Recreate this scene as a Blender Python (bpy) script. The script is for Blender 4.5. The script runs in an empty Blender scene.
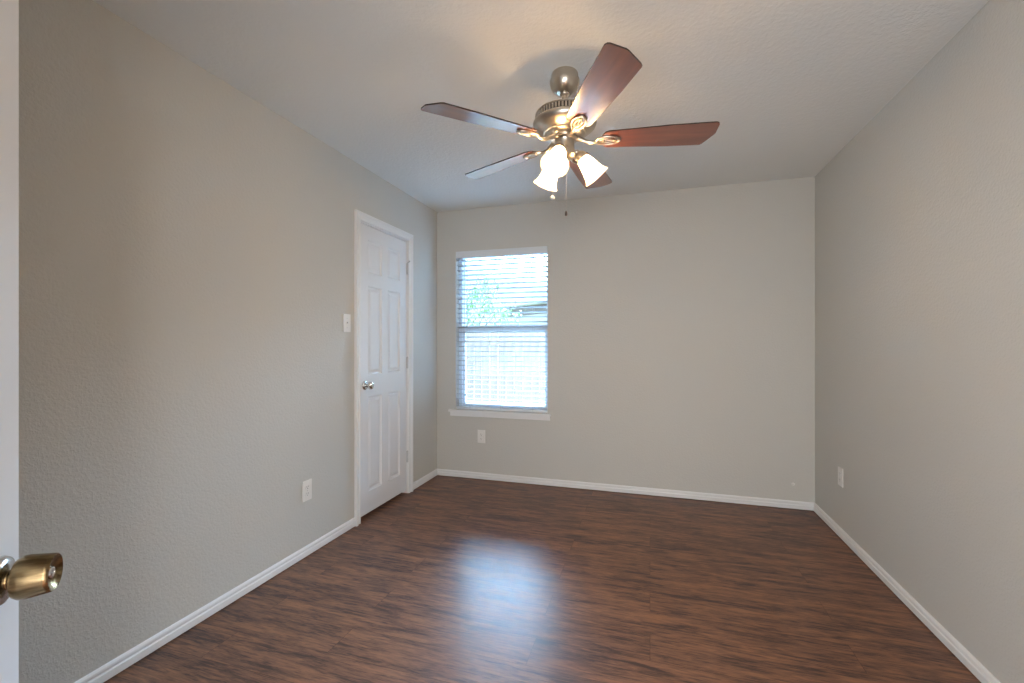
import bpy, bmesh, math, random
from mathutils import Vector, Matrix

random.seed(4)
PI = math.pi
S = bpy.context.scene
C = S.collection

# ------------------------------------------------------------------ camera
F_PX = 450.0
YAW = math.atan(138 / 450.0)
cd = bpy.data.cameras.new('camera')
cam = bpy.data.objects.new('camera', cd)
C.objects.link(cam)
cam.location = (0, 0, 1.225)
cam.rotation_euler = (PI / 2, 0, YAW)
cd.sensor_width = 36
cd.lens = 36 * F_PX / 1024
cd.shift_y = 1.5 / 1024
cd.clip_start = 0.02
S.camera = cam

# ------------------------------------------------------------------ colour / exposure
S.view_settings.view_transform = 'Standard'
S.view_settings.look = 'None'
S.view_settings.gamma = 1
S.view_settings.use_curve_mapping = False
S.view_settings.exposure = 0.08
S.cycles.max_bounces = 16
S.cycles.diffuse_bounces = 8
S.cycles.transparent_max_bounces = 16

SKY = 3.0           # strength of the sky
SKY_LOBE = 240.0         # strength of the bright lobe added to the sky
SUN = 2.2           # sun on the fence outside
BULB = 460.0        # glow of each fan bulb
HALL_FILL = 285.0        # fill light added in the hall behind the doorway

# ------------------------------------------------------------------ world
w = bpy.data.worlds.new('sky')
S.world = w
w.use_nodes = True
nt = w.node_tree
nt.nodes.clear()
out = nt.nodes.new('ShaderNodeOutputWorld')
bg = nt.nodes.new('ShaderNodeBackground')
tc = nt.nodes.new('ShaderNodeTexCoord')
sp = nt.nodes.new('ShaderNodeSeparateXYZ')
cr = nt.nodes.new('ShaderNodeValToRGB')
cr.color_ramp.elements[0].position = 0.0
cr.color_ramp.elements[0].color = (0.50, 0.77, 1.0, 1)
cr.color_ramp.elements[1].position = 0.7
cr.color_ramp.elements[1].color = (0.36, 0.64, 1.0, 1)
nt.links.new(tc.outputs['Generated'], sp.inputs[0])
nt.links.new(sp.outputs['Z'], cr.inputs[0])
nt.links.new(cr.outputs[0], bg.inputs['Color'])
# bright lobe added to the sky above the window view to light the room
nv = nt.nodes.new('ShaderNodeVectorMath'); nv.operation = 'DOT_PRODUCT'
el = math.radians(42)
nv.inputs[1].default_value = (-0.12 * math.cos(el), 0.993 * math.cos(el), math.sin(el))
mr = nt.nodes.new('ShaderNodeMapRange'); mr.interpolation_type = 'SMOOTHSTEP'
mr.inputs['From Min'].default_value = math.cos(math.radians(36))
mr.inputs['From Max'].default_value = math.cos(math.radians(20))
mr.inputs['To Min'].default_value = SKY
mr.inputs['To Max'].default_value = SKY_LOBE
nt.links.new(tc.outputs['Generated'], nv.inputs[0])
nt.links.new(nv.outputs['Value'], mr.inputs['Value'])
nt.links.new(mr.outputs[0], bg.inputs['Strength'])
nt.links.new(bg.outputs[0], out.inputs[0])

def light(name, kind, loc, energy, color, rot=(0, 0, 0), **kw):
    d = bpy.data.lights.new(name, kind)
    d.energy = energy
    d.color = color
    for k, v in kw.items():
        setattr(d, k, v)
    o = bpy.data.objects.new(name, d)
    o.location = loc
    o.rotation_euler = rot
    C.objects.link(o)
    return o

sun = light('sun', 'SUN', (0, -5, 10), SUN, (1, 0.95, 0.88), angle=0.01)
sun.rotation_euler = Vector((-0.5, 1.0, -1.1)).to_track_quat('-Z', 'Y').to_euler()

# room numbers
XL, XR, YB, YF, ZC = -1.89, 1.151, 3.787, -0.12, 2.44
WX0, WX1, WZ0, WZ1 = -1.700, -0.842, 0.615, 2.06      # window opening
# daylight sampling helper at the real window opening (a portal adds no light of its own)
p = light('window_portal', 'AREA', ((WX0 + WX1) / 2, YB + 0.15, (WZ0 + WZ1) / 2), 1, (1, 1, 1),
          rot=(-PI / 2, 0, 0), shape='RECTANGLE', size=WX1 - WX0, size_y=WZ1 - WZ0)
p.data.cycles.is_portal = True
# fill light added at the far end of the hall behind the camera
light('hall_fill_light', 'AREA', (0.10, -1.72, 1.25), HALL_FILL, (1.0, 0.955, 0.91), rot=(PI / 2, 0, 0),
      shape='RECTANGLE', size=3.8, size_y=2.1)

# ------------------------------------------------------------------ materials
def mat(name, col, rough=0.5, metal=0.0, spec=0.5, **kw):
    m = bpy.data.materials.new(name)
    m.use_nodes = True
    b = m.node_tree.nodes['Principled BSDF']
    b.inputs['Base Color'].default_value = (*col, 1)
    b.inputs['Roughness'].default_value = rough
    b.inputs['Metallic'].default_value = metal
    b.inputs['Specular IOR Level'].default_value = spec
    for k, v in kw.items():
        b.inputs[k].default_value = v
    return m

def N(m, t, **kw):
    n = m.node_tree.nodes.new(t)
    for k, v in kw.items():
        setattr(n, k, v)
    return n

def bump(m, scale, strength, dist=0.002, detail=3, coarse=None):
    L = m.node_tree.links
    b = m.node_tree.nodes['Principled BSDF']
    t = N(m, 'ShaderNodeTexCoord')
    n = N(m, 'ShaderNodeTexNoise')
    n.inputs['Scale'].default_value = scale
    n.inputs['Detail'].default_value = detail
    n.inputs['Roughness'].default_value = 0.55
    bp = N(m, 'ShaderNodeBump')
    bp.inputs['Strength'].default_value = strength
    bp.inputs['Distance'].default_value = dist
    L.new(t.outputs['Object'], n.inputs['Vector'])
    L.new(n.outputs['Fac'], bp.inputs['Height'])
    L.new(bp.outputs[0], b.inputs['Normal'])
    return m

M_wall = bump(mat('wall_paint', (0.565, 0.555, 0.52), 0.6, spec=0.3), 95, 0.55, 0.004)
M_ceil = bump(mat('ceiling_paint', (0.77, 0.78, 0.765), 0.75, spec=0.2), 60, 0.6, 0.004)
M_trim = mat('trim_white_paint', (0.77, 0.77, 0.77), 0.32)
M_door = mat('door_white_paint', (0.74, 0.75, 0.77), 0.35)
M_hall = mat('hall_paint', (0.6, 0.58, 0.55), 0.7)
M_dark = mat('closet_dark', (0.12, 0.10, 0.09), 0.8)
M_vinyl = mat('window_vinyl', (0.70, 0.76, 0.82), 0.35)
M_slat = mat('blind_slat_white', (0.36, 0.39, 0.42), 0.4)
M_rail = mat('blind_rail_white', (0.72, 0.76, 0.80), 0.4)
M_plate = mat('plate_plastic', (0.78, 0.765, 0.735), 0.35)
M_slot = mat('plate_slot', (0.05, 0.045, 0.04), 0.6)
M_steel = mat('screw_steel', (0.6, 0.6, 0.58), 0.3, 1)
M_nickel = mat('satin_nickel', (0.60, 0.54, 0.46), 0.30, 1)
M_chrome = mat('knob_nickel', (0.66, 0.64, 0.62), 0.22, 1)
M_vent = mat('vent_shadow', (0.06, 0.05, 0.04), 0.6, 0.6)
M_hinge = mat('painted_hinge', (0.55, 0.55, 0.55), 0.45, 0.5)
M_chain = mat('pull_chain_metal', (0.55, 0.5, 0.45), 0.3, 1)
M_fob = mat('dark_fob', (0.04, 0.03, 0.025), 0.35)

def brass_mat():
    m = mat('antique_brass', (0.42, 0.29, 0.13), 0.24, 1)
    L = m.node_tree.links
    b = m.node_tree.nodes['Principled BSDF']
    t = N(m, 'ShaderNodeTexCoord')
    mp = N(m, 'ShaderNodeMapping')
    mp.inputs['Scale'].default_value = (90, 90, 6)
    n = N(m, 'ShaderNodeTexNoise')
    n.inputs['Scale'].default_value = 1.4
    n.inputs['Detail'].default_value = 3
    r = N(m, 'ShaderNodeValToRGB')
    r.color_ramp.elements[0].position = 0.35
    r.color_ramp.elements[0].color = (0.13, 0.085, 0.04, 1)
    r.color_ramp.elements[1].position = 0.65
    r.color_ramp.elements[1].color = (0.40, 0.29, 0.155, 1)
    L.new(t.outputs['Object'], mp.inputs[0]); L.new(mp.outputs[0], n.inputs['Vector'])
    L.new(n.outputs['Fac'], r.inputs[0]); L.new(r.outputs[0], b.inputs['Base Color'])
    return m
M_brass = brass_mat()

def glass_mat():
    m = bpy.data.materials.new('window_glass')
    m.use_nodes = True
    t = m.node_tree
    t.nodes.clear()
    o = t.nodes.new('ShaderNodeOutputMaterial')
    mx = t.nodes.new('ShaderNodeMixShader')
    a = t.nodes.new('ShaderNodeBsdfTransparent')
    g = t.nodes.new('ShaderNodeBsdfGlossy')
    g.inputs['Roughness'].default_value = 0.02
    fr = t.nodes.new('ShaderNodeFresnel')
    fr.inputs['IOR'].default_value = 1.35
    t.links.new(fr.outputs[0], mx.inputs[0])
    t.links.new(a.outputs[0], mx.inputs[1])
    t.links.new(g.outputs[0], mx.inputs[2])
    t.links.new(mx.outputs[0], o.inputs[0])
    return m
M_glass = glass_mat()

def shade_mat():
    m = mat('frosted_lamp_glass', (0.95, 0.9, 0.8), 0.35)
    L = m.node_tree.links
    b = m.node_tree.nodes['Principled BSDF']
    tr = N(m, 'ShaderNodeBsdfTranslucent')
    tr.inputs['Color'].default_value = (0.90, 0.78, 0.60, 1)
    tp = N(m, 'ShaderNodeBsdfTransparent')
    tp.inputs['Color'].default_value = (1.0, 0.93, 0.82, 1)
    m1 = N(m, 'ShaderNodeMixShader'); m1.inputs[0].default_value = 0.40
    m2 = N(m, 'ShaderNodeMixShader'); m2.inputs[0].default_value = 0.34
    o = m.node_tree.nodes['Material Output']
    L.new(tr.outputs[0], m1.inputs[1]); L.new(b.outputs[0], m1.inputs[2])
    L.new(m1.outputs[0], m2.inputs[1]); L.new(tp.outputs[0], m2.inputs[2])
    L.new(m2.outputs[0], o.inputs[0])
    return m
M_shade = shade_mat()
M_bulb = mat('lit_bulb', (1, 0.95, 0.85), 0.3)
M_bulb.node_tree.nodes['Principled BSDF'].inputs['Emission Color'].default_value = (1, 0.76, 0.50, 1)
M_bulb.node_tree.nodes['Principled BSDF'].inputs['Emission Strength'].default_value = BULB

def floor_mat():
    m = mat('dark_laminate', (0.08, 0.04, 0.02), 0.30, spec=0.19)
    L = m.node_tree.links
    b = m.node_tree.nodes['Principled BSDF']
    t = N(m, 'ShaderNodeTexCoord')
    # planks run along X : 0.19 wide, 1.2 long
    br = N(m, 'ShaderNodeTexBrick')
    br.offset = 0.37
    br.inputs['Color1'].default_value = (0, 0, 0, 1)
    br.inputs['Color2'].default_value = (1, 1, 1, 1)
    br.inputs['Mortar'].default_value = (0.5, 0.5, 0.5, 1)
    br.inputs['Scale'].default_value = 1
    br.inputs['Mortar Size'].default_value = 0.0012
    br.inputs['Mortar Smooth'].default_value = 0.3
    br.inputs['Bias'].default_value = 0
    br.inputs['Brick Width'].default_value = 1.22
    br.inputs['Row Height'].default_value = 0.165
    L.new(t.outputs['Object'], br.inputs['Vector'])
    # each plank shifts the grain
    sc = N(m, 'ShaderNodeVectorMath', operation='SCALE')
    sc.inputs['Scale'].default_value = 7.0
    L.new(br.outputs['Color'], sc.inputs[0])
    ad = N(m, 'ShaderNodeVectorMath', operation='ADD')
    L.new(t.outputs['Object'], ad.inputs[0]); L.new(sc.outputs[0], ad.inputs[1])
    def noise(scale_xyz, scale, detail, rough, dist=0.0):
        mp = N(m, 'ShaderNodeMapping')
        mp.inputs['Scale'].default_value = scale_xyz
        L.new(ad.outputs[0], mp.inputs[0])
        n = N(m, 'ShaderNodeTexNoise')
        n.inputs['Scale'].default_value = scale
        n.inputs['Detail'].default_value = detail
        n.inputs['Roughness'].default_value = rough
        n.inputs['Distortion'].default_value = dist
        L.new(mp.outputs[0], n.inputs['Vector'])
        return n
    n1 = noise((1.0, 6.5, 1), 3.0, 5, 0.62, 0.6)      # broad dark drifts
    n2 = noise((1.0, 11, 1), 9.0, 5, 0.65, 0.8)       # streaks
    n3 = noise((1.0, 22, 1), 26.0, 3, 0.6)            # fine grain
    r1 = N(m, 'ShaderNodeValToRGB')
    e = r1.color_ramp.elements
    e[0].position = 0.42; e[0].color = (0.062, 0.038, 0.034, 1)
    e[1].position = 0.585; e[1].color = (0.30, 0.145, 0.082, 1)
    x = e.new(0.50); x.color = (0.180, 0.092, 0.060, 1)
    mx = N(m, 'ShaderNodeMix', data_type='FLOAT')
    mx.inputs[0].default_value = 0.50
    L.new(n1.outputs['Fac'], mx.inputs[2]); L.new(n2.outputs['Fac'], mx.inputs[3])
    mx2 = N(m, 'ShaderNodeMix', data_type='FLOAT')
    mx2.inputs[0].default_value = 0.22
    L.new(mx.outputs[0], mx2.inputs[2]); L.new(n3.outputs['Fac'], mx2.inputs[3])
    L.new(mx2.outputs[0], r1.inputs[0])
    # plank seams
    dk = N(m, 'ShaderNodeMix', data_type='RGBA')
    dk.inputs[7].default_value = (0.025, 0.012, 0.009, 1)
    ml = N(m, 'ShaderNodeMath', operation='MULTIPLY')
    ml.inputs[1].default_value = 0.6
    L.new(br.outputs['Fac'], ml.inputs[0]); L.new(ml.outputs[0], dk.inputs[0])
    L.new(r1.outputs[0], dk.inputs[6])
    L.new(dk.outputs[2], b.inputs['Base Color'])
    bp = N(m, 'ShaderNodeBump')
    bp.inputs['Strength'].default_value = 0.22
    bp.inputs['Distance'].default_value = 0.002
    L.new(mx2.outputs[0], bp.inputs['Height'])
    L.new(bp.outputs[0], b.inputs['Normal'])
    rr = N(m, 'ShaderNodeMapRange')
    rr.inputs['To Min'].default_value = 0.27
    rr.inputs['To Max'].default_value = 0.40
    L.new(n1.outputs['Fac'], rr.inputs[0]); L.new(rr.outputs[0], b.inputs['Roughness'])
    return m
M_floor = floor_mat()

def wood_mat(name, c0, c1, axis_scale, rough, coat=0.0):
    m = mat(name, c0, rough)
    L = m.node_tree.links
    b = m.node_tree.nodes['Principled BSDF']
    t = N(m, 'ShaderNodeTexCoord')
    mp = N(m, 'ShaderNodeMapping')
    mp.inputs['Scale'].default_value = axis_scale
    n = N(m, 'ShaderNodeTexNoise')
    n.inputs['Scale'].default_value = 1
    n.inputs['Detail'].default_value = 4
    n.inputs['Distortion'].default_value = 0.5
    r = N(m, 'ShaderNodeValToRGB')
    r.color_ramp.elements[0].position = 0.3
    r.color_ramp.elements[0].color = (*c0, 1)
    r.color_ramp.elements[1].position = 0.7
    r.color_ramp.elements[1].color = (*c1, 1)
    L.new(t.outputs['Object'], mp.inputs[0]); L.new(mp.outputs[0], n.inputs['Vector'])
    L.new(n.outputs['Fac'], r.inputs[0]); L.new(r.outputs[0], b.inputs['Base Color'])
    b.inputs['Coat Weight'].default_value = coat
    b.inputs['Coat Roughness'].default_value = 0.18
    b.inputs['Coat IOR'].default_value = 2.2
    return m
M_blade = wood_mat('cherry_blade', (0.14, 0.030, 0.014), (0.24, 0.062, 0.025), (3, 28, 3), 0.28, 1.0)
M_blade_edge = mat('blade_dark_edge', (0.035, 0.015, 0.01), 0.4)
M_fence = wood_mat('weathered_cedar', (0.25, 0.19, 0.16), (0.45, 0.35, 0.30), (9, 9, 1.2), 0.8)
M_knot = mat('fence_knot', (0.12, 0.08, 0.06), 0.8)
M_grass = wood_mat('dry_grass', (0.045, 0.06, 0.025), (0.09, 0.09, 0.05), (6, 6, 6), 0.9)
M_leaf = mat('leaf_green', (0.24, 0.38, 0.17), 0.6)
M_bark = mat('tree_bark', (0.16, 0.12, 0.09), 0.9)
M_pinkw = mat('pale_render', (0.62, 0.54, 0.50), 0.9)
M_brownw = wood_mat('brown_siding', (0.20, 0.15, 0.14), (0.28, 0.21, 0.19), (0.6, 0.6, 14), 0.8)
M_shingle = wood_mat('pale_shingle', (0.5, 0.47, 0.40), (0.62, 0.58, 0.5), (8, 8, 8), 0.9)

# ------------------------------------------------------------------ mesh helpers
def box(bm, x0, x1, y0, y1, z0, z1, bev=0.0, seg=2):
    v = [bm.verts.new((x, y, z)) for x in (x0, x1) for y in (y0, y1) for z in (z0, z1)]
    q = [(0, 1, 3, 2), (4, 6, 7, 5), (0, 4, 5, 1), (2, 3, 7, 6), (0, 2, 6, 4), (1, 5, 7, 3)]
    fs = [bm.faces.new([v[i] for i in f]) for f in q]
    if bev:
        es = list({e for f in fs for e in f.edges})
        bmesh.ops.bevel(bm, geom=es, offset=bev, segments=seg, affect='EDGES', profile=0.7)

def lathe(bm, prof, seg=32, M=None, cap=True):
    """prof: (r, z) list turned about local Z."""
    M = M or Matrix()
    rings = []
    for r, z in prof:
        if r < 1e-5:
            rings.append([bm.verts.new(M @ Vector((0, 0, z)))])
        else:
            rings.append([bm.verts.new(M @ Vector((r * math.cos(2 * PI * i / seg), r * math.sin(2 * PI * i / seg), z)))
                          for i in range(seg)])
    for a, b in zip(rings, rings[1:]):
        for i in range(seg):
            j = (i + 1) % seg
            if len(a) == 1 and len(b) == 1:
                continue
            if len(a) == 1:
                bm.faces.new((a[0], b[j], b[i]))
            elif len(b) == 1:
                bm.faces.new((a[i], a[j], b[0]))
            else:
                bm.faces.new((a[i], a[j], b[j], b[i]))
    if cap:
        for rg in (rings[0], rings[-1]):
            if len(rg) > 2:
                bm.faces.new(rg)

def tube(bm, pts, r, seg=8, closed=False):
    pts = [Vector(p) for p in pts]
    n = len(pts)
    rings = []
    up = Vector((0.13, 0.21, 1)).normalized()
    for i, p in enumerate(pts):
        a = pts[(i - 1) % n] if (closed or i) else pts[0]
        b = pts[(i + 1) % n] if (closed or i < n - 1) else pts[-1]
        t = (b - a).normalized()
        u = t.cross(up)
        if u.length < 1e-3:
            u = t.cross(Vector((1, 0, 0)))
        u.normalize()
        v = t.cross(u)
        rad = r[i] if isinstance(r, (list, tuple)) else r
        rings.append([bm.verts.new(p + rad * (u * math.cos(2 * PI * k / seg) + v * math.sin(2 * PI * k / seg))) for k in range(seg)])
    m = n if closed else n - 1
    for i in range(m):
        a, b = rings[i], rings[(i + 1) % n]
        for k in range(seg):
            j = (k + 1) % seg
            bm.faces.new((a[k], a[j], b[j], b[k]))
    if not closed:
        bm.faces.new(rings[0]); bm.faces.new(rings[-1])

def obj(name, bm, m, parent=None, loc=(0, 0, 0), rot=(0, 0, 0), smooth=None):
    bmesh.ops.recalc_face_normals(bm, faces=bm.faces)
    me = bpy.data.meshes.new(name)
    bm.to_mesh(me)
    bm.free()
    for mm in (m if isinstance(m, (list, tuple)) else [m]):
        me.materials.append(mm)
    if smooth is not None:
        for p_ in me.polygons:
            p_.use_smooth = True
        me.set_sharp_from_angle(angle=math.radians(smooth))
    o = bpy.data.objects.new(name, me)
    C.objects.link(o)
    o.location = loc
    o.rotation_euler = rot
    if parent:
        o.parent = parent
    return o

def BM():
    return bmesh.new()

def empty(name, label, cat, loc, rot=(0, 0, 0), group=None):
    o = bpy.data.objects.new(name, None)
    o.empty_display_size = 0.05
    C.objects.link(o)
    o.location = loc
    o.rotation_euler = rot
    o['label'] = label
    o['category'] = cat
    if group:
        o['group'] = group
    return o

def struct(o, label, cat='room'):
    o['kind'] = 'structure'
    o['label'] = label
    o['category'] = cat
    return o

def tag(o, label, cat, group=None, kind=None):
    o['label'] = label
    o['category'] = cat
    if group: o['group'] = group
    if kind: o['kind'] = kind
    return o

# ------------------------------------------------------------------ room shell
T = 0.16
DY0, DY1, DZ1 = 2.616, 3.270, 2.066        # closet door opening in the left wall
HY = -1.8                                   # far end of the hall
bm = BM(); box(bm, XL - 0.9, 2.4, HY - T, YB + T, -0.10, 0.0)
struct(obj('floor', bm, M_floor), 'dark brown wood laminate floor with streaky planks', 'floor')
bm = BM(); box(bm, XL - 0.9, 2.4, HY - T, YB + T, ZC, ZC + 0.12)
struct(obj('ceiling', bm, M_ceil), 'textured off-white ceiling', 'ceiling')
bm = BM()
box(bm, XL - T, XL, HY, DY0, 0, ZC)
box(bm, XL - T, XL, DY1, YB, 0, ZC)
box(bm, XL - T, XL, DY0, DY1, DZ1, ZC)
struct(obj('wall_left', bm, M_wall), 'textured greige wall on the left with the closet door', 'wall')
bm = BM()
box(bm, XL - T, WX0, YB, YB + T, 0, ZC)
box(bm, WX1, XR + T, YB, YB + T, 0, ZC)
box(bm, WX0, WX1, YB, YB + T, 0, WZ0)
box(bm, WX0, WX1, YB, YB + T, WZ1, ZC)
struct(obj('wall_back', bm, M_wall), 'greige wall at the far end with the window', 'wall')
bm = BM(); box(bm, XR, XR + T, YF, YB, 0, ZC)
struct(obj('wall_right', bm, M_wall), 'plain greige wall on the right', 'wall')
DX0, DX1, DH = -0.345, 0.440, 2.05          # doorway the camera looks through
FT = 0.12
bm = BM()
box(bm, XL, DX0, YF - FT, YF, 0, ZC)
box(bm, DX1, XR, YF - FT, YF, 0, ZC)
box(bm, DX0, DX1, YF - FT, YF, DH, ZC)
struct(obj('wall_front', bm, M_wall), 'greige wall with the open doorway behind the camera', 'wall')
bm = BM()
box(bm, 2.25, 2.4, HY, YF - FT, 0, ZC)
box(bm, XR, 2.25, YF - FT, YF, 0, ZC)
box(bm, XL, -1.80, HY - T, HY, 0, ZC)
box(bm, 2.00, 2.4, HY - T, HY, 0, ZC)
box(bm, -1.80, 2.00, HY - T, HY, 0, 0.20)
box(bm, -1.80, 2.00, HY - T, HY, 2.30, ZC)
struct(obj('wall_hall', bm, M_hall), 'hall walls behind the camera', 'wall')
bm = BM()  # unseen window frame, added around the hall fill light
for x in (-1.80, -0.56, 0.68, 1.94):
    box(bm, x, x + 0.06, HY - 0.09, HY - 0.03, 0.20, 2.30, 0.004, 1)
for z in (0.20, 2.24):
    box(bm, -1.74, 1.94, HY - 0.09, HY - 0.03, z, z + 0.06, 0.004, 1)
struct(obj('hall_fill_frame', bm, M_vinyl), 'added three-light window frame around the hall fill light, behind the camera', 'window')
# closet behind the left door
bm = BM()
box(bm, XL - 0.85, XL - 0.80, 2.3, YB + T, 0, ZC)
box(bm, XL - 0.80, XL - T, 2.25, 2.30, 0, ZC)
box(bm, XL - 0.80, XL - T, YB, YB + T, 0, ZC)
struct(obj('wall_closet', bm, M_dark), 'dark closet walls behind the white door', 'wall')

# ------------------------------------------------------------------ baseboards
BB = [(0.0, 0.006), (0.014, 0.006), (0.014, 0.033), (0.0095, 0.0365), (0.0085, 0.041), (0.011, 0.045), (0.010, 0.052), (0.006, 0.0575), (0.003, 0.0595), (0, 0.0600)]
def baseboard(name, a, b, nrm, label, m0=0, m1=0):
    """a->b along the wall foot, nrm into the room, m0/m1 mitre factors"""
    a = Vector((*a, 0)); b = Vector((*b, 0)); n = Vector((*nrm, 0)); d = (b - a).normalized()
    bm = BM()
    ra, rb = [], []
    for t, z in BB:
        ra.append(bm.verts.new(a + n * t + d * (t * m0) + Vector((0, 0, z))))
        rb.append(bm.verts.new(b + n * t - d * (t * m1) + Vector((0, 0, z))))
    k = len(BB)
    for i in range(k):
        j = (i + 1) % k
        bm.faces.new((ra[i], ra[j], rb[j], rb[i]))
    bm.faces.new(ra); bm.faces.new(rb)
    return struct(obj(name, bm, M_trim), label, 'baseboard')

CW = 0.057
baseboard('baseboard_left', (XL, YF), (XL, DY0 + 0.008 - CW), (1, 0), 'white baseboard along the left wall up to the closet door')
baseboard('baseboard_corner', (XL, DY1 - 0.008 + CW), (XL, YB), (1, 0), 'short white baseboard between closet door and far corner', 0, 1)
baseboard('baseboard_back', (XL, YB), (XR, YB), (0, -1), 'white baseboard along the far wall under the window', 1, 1)
baseboard('baseboard_right', (XR, YB), (XR, YF), (-1, 0), 'white baseboard along the right wall', 1, 0)

# ------------------------------------------------------------------ closet door
CP = [(0, 0), (0, 0.010), (0.004, 0.013), (0.013, 0.0135), (0.016, 0.0095), (0.020, 0.0095), (0.034, 0.0150), (0.040, 0.0205), (0.054, 0.0205), (0.057, 0.0175), (0.057, 0)]
bm = BM()
cy0, cy1, cz = DY0 + 0.008, DY1 - 0.008, DZ1 - 0.006
rows = []
for wd, d in CP:
    x = XL + d
    rows.append([bm.verts.new((x, cy0 - wd, 0)), bm.verts.new((x, cy0 - wd, cz + wd)),
                 bm.verts.new((x, cy1 + wd, cz + wd)), bm.verts.new((x, cy1 + wd, 0))])
for a, b in zip(rows, rows[1:]):
    for i in range(3):
        bm.faces.new((a[i], a[i + 1], b[i + 1], b[i]))
bm.faces.new([r[0] for r in rows]); bm.faces.new([r[3] for r in rows])
for i in range(3):
    bm.faces.new((rows[0][i], rows[0][i + 1], rows[-1][i + 1], rows[-1][i]))
struct(obj('trim_1', bm, M_trim), 'white moulded casing around the closet door', 'trim')
# jamb lining
bm = BM()
jt = 0.012
box(bm, XL - T, XL, DY0, DY0 + jt, 0, DZ1)
box(bm, XL - T, XL, DY1 - jt, DY1, 0, DZ1)
box(bm, XL - T, XL, DY0 + jt, DY1 - jt, DZ1 - jt, DZ1)
struct(obj('trim_2', bm, M_trim), 'white jamb lining inside the closet doorway', 'trim')

def panel_door(bm, W, H, thick, ys, zs, both=True):
    """leaf in local coords: y 0..W, z 0..H, front face x=0 facing +x."""
    gy = sorted({0, W, *[v for p_ in ys for v in p_]})
    gz = sorted({0, H, *[v for p_ in zs for v in p_]})
    prof = [(0, 0), (0.003, -0.007), (0.011, -0.0135), (0.017, -0.0135), (0.036, -0.004), (0.036, -0.004)]
    for side in ((0, 1), (-thick, -1)) if both else ((0, 1),):
        x0, sg = side
        for i in range(len(gy) - 1):
            for j in range(len(gz) - 1):
                a, b, c, d = gy[i], gy[i + 1], gz[j], gz[j + 1]
                if (a, b) in ys and (c, d) in zs:
                    prev = None
                    for ins, dep in prof[:-1]:
                        x = x0 + sg * dep
                        r = [bm.verts.new((x, a + ins, c + ins)), bm.verts.new((x, b - ins, c + ins)),
                             bm.verts.new((x, b - ins, d - ins)), bm.verts.new((x, a + ins, d - ins))]
                        if prev:
                            for k in range(4):
                                bm.faces.new((prev[k], prev[(k + 1) % 4], r[(k + 1) % 4], r[k]))
                        prev = r
                    bm.faces.new(prev)
                else:
                    bm.faces.new([bm.verts.new(v) for v in ((x0, a, c), (x0, b, c), (x0, b, d), (x0, a, d))])
    for (y0, y1, z0, z1) in ((0, W, 0, 0), (0, W, H, H), (0, 0, 0, H), (W, W, 0, H)):
        if z0 == z1:
            pts = [(0, y0, z0), (0, y1, z0), (-thick, y1, z0), (-thick, y0, z0)]
        else:
            pts = [(0, y0, z0), (0, y0, z1), (-thick, y0, z1), (-thick, y0, z0)]
        bm.faces.new([bm.verts.new(q) for q in pts])
    bmesh.ops.remove_doubles(bm, verts=bm.verts, dist=1e-5)

def lever_axis(dirv):
    return Vector(dirv).to_track_quat('Z', 'Y').to_euler()

LY0, LY1, LZ0, LZ1 = 2.632, 3.254, 0.030, 2.050
W_, H_ = LY1 - LY0, LZ1 - LZ0
ys = [(0.098, 0.270), (0.350, 0.522)]
zs = [(0.150, 0.818), (0.970, 1.594), (1.685, 1.920)]
bm = BM(); panel_door(bm, W_, H_, 0.034, ys, zs)
door1 = obj('door_1', bm, M_door, None, (XL - 0.007, LY0, LZ0))
struct(door1, 'white six-panel closet door in the left wall', 'door')
# knob
def closet_knob(parent, y, z):
    bm = BM()
    lathe(bm, [(0.0, 0), (0.032, 0.0), (0.0325, 0.003), (0.030, 0.007), (0.022, 0.0105), (0.013, 0.012), (0.0, 0.012)], 32)
    rose = obj('knob_rose', bm, M_chrome, parent, (0, y, z), (0, PI / 2, 0), smooth=50)
    bm = BM()
    lathe(bm, [(0.0, 0.008), (0.011, 0.008), (0.0105, 0.022), (0.013, 0.028), (0.021, 0.033), (0.0265, 0.042), (0.0270, 0.050),
               (0.024, 0.059), (0.017, 0.065), (0.008, 0.0665), (0, 0.067)], 32)
    obj('door_knob', bm, M_chrome, parent, (0, y, z), (0, PI / 2, 0), smooth=50)
closet_knob(door1, 0.062, 0.900)
for z in (0.27, 1.035, 1.80):
    bm = BM()
    box(bm, -0.003, 0.003, -0.001, 0.010, z - 0.045, z + 0.045, 0.0008, 1)
    lathe(bm, [(0, z - 0.047), (0.004, z - 0.0465), (0.0065, z - 0.044), (0.0065, z - 0.015), (0.0058, z - 0.0145), (0.0065, z - 0.014),
               (0.0065, z + 0.014), (0.0058, z + 0.0145), (0.0065, z + 0.015), (0.0065, z + 0.044), (0.004, z + 0.0475), (0, z + 0.049)], 14,
          Matrix.Translation((0.008, 0.006, 0)))
    obj('hinge', bm, M_hinge, door1, (0.0, W_ - 0.004, 0), smooth=40)
# small latch hook near the top hinge (door stop on the hinge pin)
bm = BM()
tube(bm, [(0.008, 0.0, 0), (0.030, -0.008, 0.002), (0.046, -0.030, 0.002)], 0.0028)
lathe(bm, [(0, 0), (0.006, 0), (0.007, 0.006), (0.005, 0.009), (0, 0.009)], 12,
      Matrix.Translation((0.046, -0.030, 0.002)) @ Matrix.Rotation(PI / 2, 4, 'X'))
obj('hinge_pin_stop', bm, M_hinge, door1, (0, W_ + 0.002, 1.80 + 0.05), smooth=40)

# ------------------------------------------------------------------ open entry door at the near left
a_leaf = math.radians(134)
ld = Vector((math.cos(a_leaf), math.sin(a_leaf), 0))          # hinge -> free edge
edge = Vector((-0.913, 0.432, 0))
WL = 0.76
hinge = edge - ld * WL
# leaf local: +y along the leaf from hinge to free edge, +x the face seen by the camera
rotz = a_leaf - PI / 2
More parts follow.
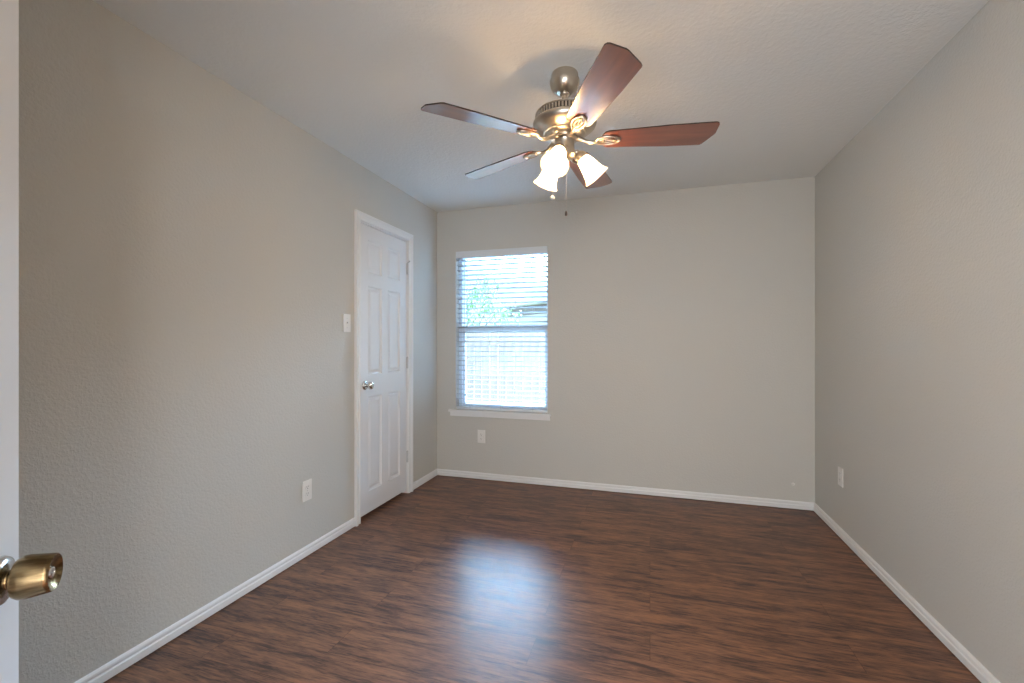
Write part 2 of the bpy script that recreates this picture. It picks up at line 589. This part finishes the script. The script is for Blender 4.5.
# local +x = rot(rotz) x  -> (cos(rotz), sin(rotz)) ; must face the camera side (+x+y)
bm = BM()
panel_door(bm, WL, 2.03, 0.035, [(0.115, 0.335), (0.425, 0.645)], [(0.15, 0.80), (0.96, 1.56), (1.66, 1.89)])
door2 = obj('door_2', bm, M_door, None, (hinge.x, hinge.y, 0.012), (0, 0, rotz))
struct(door2, 'white entry door standing open at the left edge of the picture', 'door')
KY, KZ = WL - 0.060, 0.880
bm = BM()
lathe(bm, [(0, 0), (0.033, 0), (0.0335, 0.004), (0.031, 0.009), (0.024, 0.0125), (0.0, 0.0125)], 48)
obj('knob_rose', bm, M_chrome, door2, (0, KY, KZ), (0, PI / 2, 0), smooth=50)
bm = BM()
lathe(bm, [(0, 0.010), (0.0135, 0.010), (0.0125, 0.014), (0.0135, 0.0165), (0.020, 0.0185), (0.0265, 0.0215), (0.0292, 0.0265), (0.0296, 0.032), (0.0285, 0.041),
           (0.0268, 0.056), (0.0262, 0.060), (0.0250, 0.0615), (0.0235, 0.061), (0.019, 0.057), (0.0125, 0.0545), (0.0, 0.054)], 48)
knob = obj('door_knob', bm, M_brass, door2, (0, KY, KZ), (0, PI / 2, 0), smooth=35)
bm = BM()
lathe(bm, [(0, 0.053), (0.0085, 0.053), (0.0085, 0.057), (0.0075, 0.0585), (0.0055, 0.0590), (0.0052, 0.0575), (0.0, 0.0575)], 24)
box(bm, -0.0042, 0.0042, -0.0008, 0.0008, 0.0573, 0.0588)
kb = obj('lock_button', bm, M_chrome, knob, smooth=40)
kb['label'] = 'silver lock button in the knob face'
for z in (0.22, 1.0, 1.80):
    bm = BM()
    lathe(bm, [(0, z - 0.045), (0.0065, z - 0.044), (0.0065, z + 0.044), (0, z + 0.046)], 12, Matrix.Translation((0.006, 0, 0)))
    box(bm, -0.001, 0.002, 0, 0.03, z - 0.044, z + 0.044)
    obj('hinge', bm, M_hinge, door2, smooth=40)
# doorway lining and casing of the entry doorway
bm = BM()
box(bm, DX0 - 0.001, DX0 + 0.012, YF - FT, YF, 0, DH)
box(bm, DX1 - 0.012, DX1, YF - FT, YF, 0, DH)
box(bm, DX0 + 0.012, DX1 - 0.012, YF - FT, YF, DH - 0.012, DH)
struct(obj('trim_3', bm, M_trim), 'white lining of the entry doorway behind the camera', 'trim')

# ------------------------------------------------------------------ window
FY0, FY1 = YB + 0.072, YB + 0.135
fx0, fx1, fz0, fz1 = WX0, WX1, WZ0 + 0.002, WZ1
bm = BM()
fw = 0.030
box(bm, fx0, fx0 + fw + 0.006, FY0, FY1, fz0, fz1, 0.002, 1)
box(bm, fx1 - fw + 0.008, fx1, FY0, FY1, fz0, fz1, 0.002, 1)
box(bm, fx0 + fw, fx1 - fw + 0.01, FY0, FY1, fz1 - fw, fz1, 0.002, 1)
box(bm, fx0 + fw, fx1 - fw + 0.01, FY0, FY1, fz0, fz0 + 0.028, 0.002, 1)
win = obj('window_1', bm, M_vinyl)
struct(win, 'white single-hung window in the far wall', 'window')
MZ = 1.358
def sash(name, y0, y1, z0, z1, rail_b, rail_t, stile):
    bm = BM()
    a, b = fx0 + fw + 0.004, fx1 - fw + 0.010
    box(bm, a, a + stile, y0, y1, z0, z1, 0.002, 1)
    box(bm, b - stile * 0.7, b, y0, y1, z0, z1, 0.002, 1)
    box(bm, a + stile, b - stile * 0.7, y0, y1, z0, z0 + rail_b, 0.002, 1)
    box(bm, a + stile, b - stile * 0.7, y0, y1, z1 - rail_t, z1, 0.002, 1)
    s = obj(name, bm, M_vinyl, win)
    bm = BM()
    ym = (y0 + y1) / 2
    box(bm, a + stile, b - stile * 0.7, ym - 0.002, ym + 0.002, z0 + rail_b, z1 - rail_t)
    obj('pane', bm, M_glass, s)
    return s
sash('upper_sash', YB + 0.108, YB + 0.130, MZ - 0.030, fz1 - 0.028, 0.042, 0.020, 0.014)
lo = sash('lower_sash', YB + 0.078, YB + 0.104, fz0 + 0.026, MZ + 0.030, 0.040, 0.052, 0.026)
for z in (0.745, 1.245):
    bm = BM(); box(bm, fx0 + fw + 0.026, fx0 + fw + 0.042, YB + 0.072, YB + 0.079, z - 0.009, z + 0.009, 0.002, 1)
    o = obj('sash_latch', bm, M_fob, lo)
    o['label'] = 'small dark latch'
# stool and apron
bm = BM()
box(bm, -1.762, -0.807, YB - 0.030, YB, WZ0 - 0.017, WZ0 + 0.003, 0.004, 2)
box(bm, WX0, WX1, YB, YB + 0.075, WZ0 - 0.0, WZ0 + 0.003)
stool = obj('trim_4', bm, M_trim)
struct(stool, 'white window stool with apron under the window', 'trim')
bm = BM()
box(bm, -1.750, -0.818, YB - 0.014, YB, WZ0 - 0.055, WZ0 - 0.017, 0.003, 2)
obj('apron', bm, M_trim, stool)

# ------------------------------------------------------------------ blind
BX0, BX1 = WX0 + 0.004, WX1 - 0.004
bl = empty('window_blind', 'white horizontal slat blind, lowered and open, in the far window', 'blind', ((BX0 + BX1) / 2, YB + 0.030, WZ1))
hw = (BX1 - BX0) / 2
ZB = WZ0 + 0.003 - WZ1      # local z of the stool top
bm = BM()
box(bm, -hw, hw, -0.006, 0.036, -0.045, -0.001, 0.002, 1)
obj('headrail', bm, M_rail, bl)
bm = BM()
box(bm, -hw - 0.002, hw + 0.002, -0.036, -0.026, -0.062, -0.001, 0.003, 2)
box(bm, -hw - 0.002, -hw + 0.008, -0.026, -0.006, -0.062, -0.001, 0.002, 1)
box(bm, hw - 0.008, hw + 0.002, -0.026, -0.006, -0.062, -0.001, 0.002, 1)
obj('valance', bm, M_rail, bl)
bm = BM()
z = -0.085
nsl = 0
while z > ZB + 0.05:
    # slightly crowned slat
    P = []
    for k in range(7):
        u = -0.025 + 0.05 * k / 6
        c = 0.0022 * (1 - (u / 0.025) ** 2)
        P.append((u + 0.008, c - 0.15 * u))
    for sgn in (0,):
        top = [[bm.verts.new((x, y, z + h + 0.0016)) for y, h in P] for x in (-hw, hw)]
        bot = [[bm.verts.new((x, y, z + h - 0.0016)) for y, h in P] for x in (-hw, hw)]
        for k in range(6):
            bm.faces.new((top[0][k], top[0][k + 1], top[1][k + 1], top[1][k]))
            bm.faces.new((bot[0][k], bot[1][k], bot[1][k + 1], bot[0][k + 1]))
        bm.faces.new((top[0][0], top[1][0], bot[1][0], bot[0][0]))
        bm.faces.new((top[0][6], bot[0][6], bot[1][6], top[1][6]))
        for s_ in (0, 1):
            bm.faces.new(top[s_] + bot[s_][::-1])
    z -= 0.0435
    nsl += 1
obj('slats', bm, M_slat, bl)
bm = BM()
box(bm, -hw, hw, -0.017, 0.033, ZB + 0.004, ZB + 0.024, 0.003, 2)
obj('bottom_rail', bm, M_rail, bl)
for cx_ in (-hw + 0.13, 0.0, hw - 0.13):
    bm = BM()
    tube(bm, [(cx_, -0.0185, -0.045), (cx_, -0.0185, ZB + 0.01)], 0.0008, 5)
    tube(bm, [(cx_, 0.0345, -0.045), (cx_, 0.0345, ZB + 0.01)], 0.0008, 5)
    obj('ladder_cord', bm, M_slat, bl)
bm = BM()
tube(bm, [(-hw + 0.105, -0.022, -0.050), (-hw + 0.105, -0.024, -0.66)], 0.0032, 8)
lathe(bm, [(0, -0.70), (0.005, -0.698), (0.0055, -0.67), (0.0035, -0.655), (0, -0.655)], 10, Matrix.Translation((-hw + 0.105, -0.024, 0)))
o = obj('tilt_wand', bm, mat('clear_grey_wand', (0.30, 0.33, 0.35), 0.3), bl, smooth=40)
o['label'] = 'thin grey tilt wand'

# ------------------------------------------------------------------ wall plates  (local: +x out of the wall)
def plate(name, label, cat, loc, rz, kind):
    e = empty(name, label, cat, loc, (0, 0, rz))
    bm = BM()
    box(bm, 0, 0.006, -0.036, 0.036, -0.058, 0.058, 0.0025, 2)
    obj('cover_plate', bm, M_plate, e, smooth=40)
    if kind == 'outlet':
        for s in (-1, 1):
            bm = BM()
            # rounded receptacle face
            n = 20
            ring = []
            for i in range(n):
                a = 2 * PI * i / n
                y = 0.0172 * math.cos(a); zz = max(-0.0135, min(0.0135, 0.0172 * math.sin(a)))
                ring.append((y, zz))
            A = [bm.verts.new((0.0055, y, zz + s * 0.0195)) for y, zz in ring]
            B = [bm.verts.new((0.0078, y * 0.96, zz * 0.96 + s * 0.0195)) for y, zz in ring]
            for i in range(n):
                j = (i + 1) % n
                bm.faces.new((A[i], A[j], B[j], B[i]))
            bm.faces.new(B)
            rc = obj('receptacle', bm, M_plate, e)
            bm = BM()
            for yy, hh in ((-0.0063, 0.0040), (0.0063, 0.0032)):
                box(bm, 0.0074, 0.0081, yy - 0.0011, yy + 0.0011, s * 0.0195 + 0.003 - hh, s * 0.0195 + 0.003 + hh)
            lathe(bm, [(0, 0.0074), (0.0024, 0.0074), (0.0024, 0.0081), (0, 0.0081)], 12,
                  Matrix.Translation((0, 0, s * 0.0195 - 0.008)) @ Matrix.Rotation(PI / 2, 4, 'Y'))
            obj('slots', bm, M_slot, rc)
        bm = BM()
        lathe(bm, [(0, 0.005), (0.0032, 0.005), (0.0030, 0.0072), (0, 0.0075)], 14, Matrix.Rotation(PI / 2, 4, 'Y'))
        obj('screw', bm, M_steel, e)
    elif kind == 'switch':
        bm = BM()
        box(bm, 0.0055, 0.0070, -0.0052, 0.0052, -0.0120, 0.0120)
        fr = obj('switch_bezel', bm, M_plate, e)
        bm = BM()
        v = [(0.006, -0.0042, -0.008), (0.006, 0.0042, -0.008), (0.006, 0.0042, 0.008), (0.006, -0.0042, 0.008),
             (0.012, -0.0036, -0.001), (0.012, 0.0036, -0.001), (0.0175, 0.0036, 0.0075), (0.0175, -0.0036, 0.0075)]
        vv = [bm.verts.new(q) for q in v]
        for q in ((0, 1, 5, 4), (1, 2, 6, 5), (2, 3, 7, 6), (3, 0, 4, 7), (4, 5, 6, 7), (0, 3, 2, 1)):
            bm.faces.new([vv[i] for i in q])
        obj('toggle', bm, M_plate, e)
        for s in (-1, 1):
            bm = BM()
            lathe(bm, [(0, 0.005), (0.0032, 0.005), (0.0030, 0.0068), (0, 0.0071)], 14,
                  Matrix.Translation((0, 0, s * 0.030)) @ Matrix.Rotation(PI / 2, 4, 'Y'))
            obj('screw', bm, M_steel, e)
    return e
plate('wall_outlet', 'ivory duplex outlet low on the left wall, nearer than the closet door', 'outlet', (XL, 2.130, 0.377), 0, 'outlet')
plate('light_switch', 'ivory toggle light switch on the left wall beside the closet door', 'light switch', (XL, 2.485, 1.355), 0, 'switch')
plate('wall_outlet', 'white outlet on the far wall below the window', 'outlet', (-1.448, YB, 0.385), -PI / 2, 'outlet')
plate('wall_outlet', 'white outlet low on the right wall near the far corner', 'outlet', (XR, 3.318, 0.382), PI, 'outlet')
bm = BM()
lathe(bm, [(0, 0), (0.011, 0), (0.011, 0.003), (0.006, 0.006), (0.005, 0.013), (0, 0.014)], 16)
tag(obj('wall_jack', bm, M_plate, None, (1.010, YB, 0.183), (PI / 2, 0, 0)),
    'tiny round cable fitting low on the far wall near the right corner', 'wall fitting')

# ------------------------------------------------------------------ ceiling fan (local origin on the ceiling)
FC = Vector((-0.368, 2.010, ZC))
fan = empty('ceiling_fan', 'five-blade brushed nickel ceiling fan with cherry blades and three lit lamps', 'ceiling fan', FC)
bm = BM()
lathe(bm, [(0, 0), (0.056, 0), (0.059, -0.004), (0.061, -0.012), (0.061, -0.026), (0.062, -0.030), (0.0665, -0.033), (0.0675, -0.038), (0.0665, -0.048),
           (0.061, -0.066), (0.050, -0.080), (0.036, -0.088), (0.024, -0.091), (0, -0.091)], 40)
obj('canopy', bm, M_nickel, fan, smooth=35)
bm = BM()
lathe(bm, [(0, -0.086), (0.020, -0.090), (0.022, -0.096), (0.019, -0.102), (0.0135, -0.105), (0.0135, -0.146), (0.019, -0.148), (0.021, -0.153), (0.021, -0.180), (0, -0.180)], 28)
obj('downrod', bm, M_nickel, fan, smooth=35)
bm = BM()
lathe(bm, [(0, -0.168), (0.040, -0.169), (0.085, -0.173), (0.118, -0.179), (0.131, -0.184), (0.133, -0.187), (0.133, -0.189),
           (0.129, -0.190), (0.129, -0.214), (0.134, -0.216), (0.139, -0.219), (0.142, -0.225), (0.142, -0.232), (0.139, -0.241), (0.130, -0.250),
           (0.112, -0.264), (0.100, -0.270), (0.097, -0.274), (0.090, -0.276), (0.084, -0.283), (0.070, -0.290), (0.0, -0.290)], 64)
mh = obj('motor_housing', bm, M_nickel, fan, smooth=30)
bm = BM()
for i in range(56):
    a = 2 * PI * i / 56
    rm = Matrix.Rotation(a, 4, 'Z')
    v0 = len(bm.verts)
    b2 = BM(); box(b2, 0.1285, 0.1328, -0.0042, 0.0042, -0.213, -0.191, 0.0012, 1)
    b2.transform(rm)
    me = bpy.data.meshes.new('t'); b2.to_mesh(me); b2.free(); bm.from_mesh(me); bpy.data.meshes.remove(me)
obj('vent_ribs', bm, M_nickel, mh)
bm = BM()
lathe(bm, [(0.1292, -0.1905), (0.1296, -0.1905), (0.1296, -0.2135), (0.1292, -0.2135)], 56, cap=False)
o = obj('vent_band', bm, M_vent, mh)
o['label'] = 'dark slotted vent band'

# light kit body
bm = BM()
lathe(bm, [(0, -0.288), (0.058, -0.288), (0.060, -0.292), (0.060, -0.300), (0.046, -0.304), (0.044, -0.308), (0.044, -0.345), (0.047, -0.350),
           (0.050, -0.356), (0.050, -0.372), (0.044, -0.380), (0.028, -0.390), (0.014, -0.394), (0.010, -0.402), (0.006, -0.408), (0, -0.409)], 40)
lk = obj('light_kit', bm, M_nickel, fan, smooth=35)

ZBL = -0.306       # blade plane (local)
PITCH = math.radians(11.5)
def blade_outline():
    r0, r1 = 0.162, 0.648
    h0, h1 = 0.055, 0.0735
    pts = []
    # root rounded
    for k in range(7):
        a = PI / 2 + PI * k / 6
        pts.append((r0 + 0.030 + 0.030 * math.cos(a), h0 * math.sin(a)))
    # bottom edge to tip, clipped corners
    pts += [(0.30, -h0 - 0.006), (0.45, -h1 + 0.003), (r1 - 0.014, -h1)]
    pts += [(r1 - 0.004, -h1 + 0.005), (r1, -h1 + 0.014), (r1, -h1 + 0.068), (r1 - 0.003, -h1 + 0.078), (r1 - 0.038, h1 - 0.009), (r1 - 0.048, h1)]
    pts += [(0.45, h1 - 0.003), (0.30, h0 + 0.006)]
    return pts
def blade_mesh():
    bm = BM()
    P = blade_outline()
    th = 0.0055
    top = [bm.verts.new((x, y, th / 2)) for x, y in P]
    bot = [bm.verts.new((x, y, -th / 2)) for x, y in P]
    ft = bm.faces.new(top)
    fb = bm.faces.new(bot[::-1])
    n = len(P)
    for i in range(n):
        j = (i + 1) % n
        f = bm.faces.new((top[i], bot[i], bot[j], top[j]))
        f.material_index = 1
    return bm
def bracket_mesh():
    """blade iron: arm from the motor to an open oval loop under the blade"""
    bm = BM()
    zt = -0.0075
    # two outer loops forming a leaf, one inner loop
    def loop(cx, a, b, r, seg=26, z=zt):
        tube(bm, [(cx + a * math.cos(2 * PI * k / seg), b * math.sin(2 * PI * k / seg), z) for k in range(seg)], r, 8, True)
    loop(0.190, 0.052, 0.027, 0.0052)
    loop(0.186, 0.034, 0.0125, 0.0038)
    tube(bm, [(0.140, 0, zt), (0.240, 0, zt)], 0.0030)
    # arm, bending up into the motor
    pts = [(0.052, 0, 0.012), (0.075, 0, 0.004), (0.100, 0, -0.010), (0.125, 0, -0.013), (0.150, 0, zt)]
    tube(bm, pts, [0.012, 0.010, 0.0085, 0.008, 0.0065], 10)
    for sx in (0.172, 0.224):
        lathe(bm, [(0, zt - 0.007), (0.0055, zt - 0.006), (0.006, zt), (0.006, 0.0), (0, 0)], 12, Matrix.Translation((sx, 0, 0)))
    return bm
bmeta = None
bdat = None
for k in range(5):
    a = 0.172 + k * 2 * PI / 5
    if k == 0:
        b = obj('blade', blade_mesh(), [M_blade, M_blade_edge], fan)
        br = obj('blade_bracket', bracket_mesh(), M_nickel, b, smooth=50)
        bdat, bmeta = b, br
    else:
        b = bdat.copy(); C.objects.link(b); b.parent = fan
        br = bmeta.copy(); C.objects.link(br); br.parent = b
    b.location = (0, 0, ZBL)
    # clockwise edge (local -y) lifted
    b.rotation_euler = (Matrix.Rotation(a, 3, 'Z') @ Matrix.Rotation(-PITCH, 3, 'X')).to_euler()
    br.rotation_euler = (0, 0, 0)

# lamps
shade_data = None
for k, az in enumerate((-96, 19, 139)):
    a = math.radians(az)
    rad = Vector((math.cos(a), math.sin(a), 0))
    ax = (rad * 0.62 + Vector((0, 0, -0.785))).normalized()
    q = ax.to_track_quat('Z', 'Y').to_euler()
    neck = rad * 0.066 + Vector((0, 0, -0.362))
    bm = BM()
    s0 = rad * 0.040 + Vector((0, 0, -0.356))
    tube(bm, [s0, rad * 0.055 + Vector((0, 0, -0.352)), neck + ax * 0.002], [0.010, 0.011, 0.013], 12)
    lathe(bm, [(0, -0.006), (0.016, -0.006), (0.021, 0.000), (0.026, 0.006), (0.027, 0.020), (0.0285, 0.023), (0.0285, 0.027), (0.024, 0.028), (0, 0.028)], 28,
          Matrix.Translation(neck) @ q.to_matrix().to_4x4())
    so = obj('lamp_socket', bm, M_nickel, lk, smooth=40)
    bm = BM()
    pr = [(0.0245, 0.0), (0.0295, 0.010), (0.0345, 0.026), (0.0380, 0.046), (0.0415, 0.066), (0.0475, 0.086), (0.0550, 0.100), (0.0605, 0.106)]
    inner = [(r - 0.0028, z_) for r, z_ in pr[::-1]]
    lathe(bm, pr + [(0.0612, 0.1075), (0.0590, 0.108)] + inner, 40, cap=False)
    bmesh.ops.remove_doubles(bm, verts=bm.verts, dist=1e-6)
    sh = obj('lamp_shade', bm, M_shade, lk, neck + ax * 0.022, q, smooth=50)
    bm = BM()
    lathe(bm, [(0, 0.000), (0.012, 0.000), (0.013, 0.022), (0.019, 0.034), (0.0250, 0.048), (0.0255, 0.060), (0.021, 0.073), (0.012, 0.081), (0, 0.084)], 24)
    obj('bulb', bm, M_bulb, sh, smooth=60)

# pull chains
def chain(x, y, ztop, zbot, dark):
    bm = BM()
    z = ztop
    tube(bm, [(x, y, ztop), (x, y, zbot)], 0.0007, 5)
    while z > zbot:
        bmesh.ops.create_icosphere(bm, subdivisions=1, radius=0.0016, matrix=Matrix.Translation((x, y, z)))
        z -= 0.0042
    c = obj('pull_chain', bm, M_chain, lk)
    bm = BM()
    if dark:
        lathe(bm, [(0, 0.002), (0.0025, 0.001), (0.0050, -0.006), (0.0060, -0.014), (0.0045, -0.020), (0, -0.022)], 16, Matrix.Translation((x, y, zbot)))
        f = obj('fob', bm, M_fob, c, smooth=50)
        f['label'] = 'dark drop-shaped fob'
    else:
        lathe(bm, [(0, 0.010), (0.008, 0.008), (0.012, 0.003), (0.012, -0.006), (0.008, -0.010), (0, -0.012)], 18, Matrix.Translation((x, y, zbot)))
        f = obj('fob', bm, M_hinge, c, smooth=50)
        f['label'] = 'small round metal fob'
Rv = Vector((math.cos(YAW), math.sin(YAW), 0)); Fv = Vector((-math.sin(YAW), math.cos(YAW), 0))
pc = Rv * 0.002 - Fv * 0.040
chain(pc.x, pc.y, -0.365, -0.632, True)
pc = Rv * -0.060 + Fv * 0.002
pc = Rv * -0.046 + Fv * 0.002
bm = BM()
chain(pc.x - 0.010, pc.y, -0.360, -0.560, False)
bm.free()

# ------------------------------------------------------------------ outside
GZ = -0.36
bm = BM(); box(bm, -14, 10, YB + T + 0.02, 22, GZ - 0.1, GZ)
o = obj('ground', bm, M_grass)
struct(o, 'dry lawn outside the window', 'ground')
fe = empty('wooden_fence', 'sun-bleached wooden picket fence seen through the lower window', 'fence', (-3.0, 7.5, GZ))
FH = 1.83
npk = 0
x = -5.2
while x < 3.6:
    wd = 0.138
    dy = random.uniform(-0.004, 0.004)
    hh = FH + random.uniform(-0.012, 0.012)
    bm = BM()
    pts = [(0, 0), (wd, 0), (wd, hh - 0.03), (wd - 0.03, hh), (0.03, hh), (0, hh - 0.03)]
    a = [bm.verts.new((px, 0, pz)) for px, pz in pts]
    b = [bm.verts.new((px, 0.016, pz)) for px, pz in pts]
    bm.faces.new(a); bm.faces.new(b[::-1])
    for i in range(6):
        bm.faces.new((a[i], a[(i + 1) % 6], b[(i + 1) % 6], b[i]))
    obj('picket', bm, M_fence, fe, (x, dy, 0), (0, random.uniform(-0.004, 0.004), 0))
    x += wd + random.uniform(0.006, 0.016)
    npk += 1
for z in (0.3, 0.95, 1.55):
    bm = BM(); box(bm, -5.2, 3.7, 0.02, 0.058, z, z + 0.088)
    obj('fence_rail', bm, M_fence, fe)

def tree(name, label, loc, R_, H0, n, seed):
    rnd = random.Random(seed)
    e = empty(name, label, 'tree', loc)
    bm = BM()
    tube(bm, [(0, 0, 0), (0.05, 0.02, H0 * 0.5), (0.0, 0.0, H0), (0.08, 0.0, H0 + R_)], [0.09, 0.075, 0.06, 0.02], 9)
    for k in range(9):
        a = rnd.uniform(0, 2 * PI)
        tube(bm, [(0.02, 0, H0 * rnd.uniform(0.7, 1.1)), (0.4 * R_ * math.cos(a), 0.4 * R_ * math.sin(a), H0 + R_ * 0.3),
                  (0.85 * R_ * math.cos(a), 0.85 * R_ * math.sin(a), H0 + R_ * rnd.uniform(0.1, 1.2))], [0.03, 0.02, 0.006], 6)
    obj('trunk', bm, M_bark, e)
    bm = BM()
    cl = [(Vector((rnd.gauss(0, 0.42), rnd.gauss(0, 0.42), rnd.gauss(0, 0.42))) * R_, rnd.uniform(0.18, 0.4) * R_) for _ in range(26)]
    for _ in range(n):
        c, r = rnd.choice(cl)
        p_ = c + Vector((rnd.gauss(0, 0.5), rnd.gauss(0, 0.5), rnd.gauss(0, 0.5))) * r + Vector((0, 0, H0 + R_ * 0.6))
        s = rnd.uniform(0.03, 0.055)
        m_ = Matrix.Translation(p_) @ Matrix.Rotation(rnd.uniform(0, 6.28), 4, 'Z') @ Matrix.Rotation(rnd.uniform(-1.2, 1.2), 4, 'X')
        vs = [bm.verts.new(m_ @ Vector(q_)) for q_ in ((0, -s, 0), (s * 0.45, 0, s * 0.1), (0, s, 0), (-s * 0.45, 0, s * 0.1))]
        bm.faces.new(vs)
    obj('foliage', bm, M_leaf, e)
tree('tree', 'light green leafy tree behind the fence, left side of the window view', (-4.05, 9.2, GZ), 1.05, 1.5, 5200, 3)

# neighbour's house beyond the fence
nh = empty('neighbour_house', 'pale house with a brown siding band, beyond the fence', 'house', (-5.0, 15.2, GZ), (0, 0, math.radians(-37.9)))
# local x runs along the wall facing the window
bm = BM(); box(bm, -0.25, 9.0, 0.05, 5.0, 0, 2.90)
obj('wall', bm, M_pinkw, nh)
bm = BM(); box(bm, 0.0, 9.02, -0.02, 0.05, 2.51, 2.83)
o = obj('siding_band', bm, M_brownw, nh)
o['label'] = 'brown siding band under the eave'
bm = BM()
v = [(-0.55, -0.35, 2.86), (9.3, -0.35, 2.86), (9.3, 2.5, 3.15), (0.1, 2.5, 3.15), (-0.55, 5.3, 2.86), (9.3, 5.3, 2.86)]
vv = [bm.verts.new(q) for q in v]
vb = [bm.verts.new((q[0], q[1], q[2] - 0.05)) for q in v]
for f in ((0, 1, 2, 3), (3, 2, 5, 4), (0, 3, 4)):
    bm.faces.new([vv[i] for i in f])
bm.faces.new([vb[i] for i in (0, 1, 5, 4)])
for i, j in ((0, 1), (1, 2), (2, 5), (5, 4), (4, 0)):
    bm.faces.new((vv[i], vv[j], vb[j], vb[i]))
obj('roof', bm, M_shingle, nh)
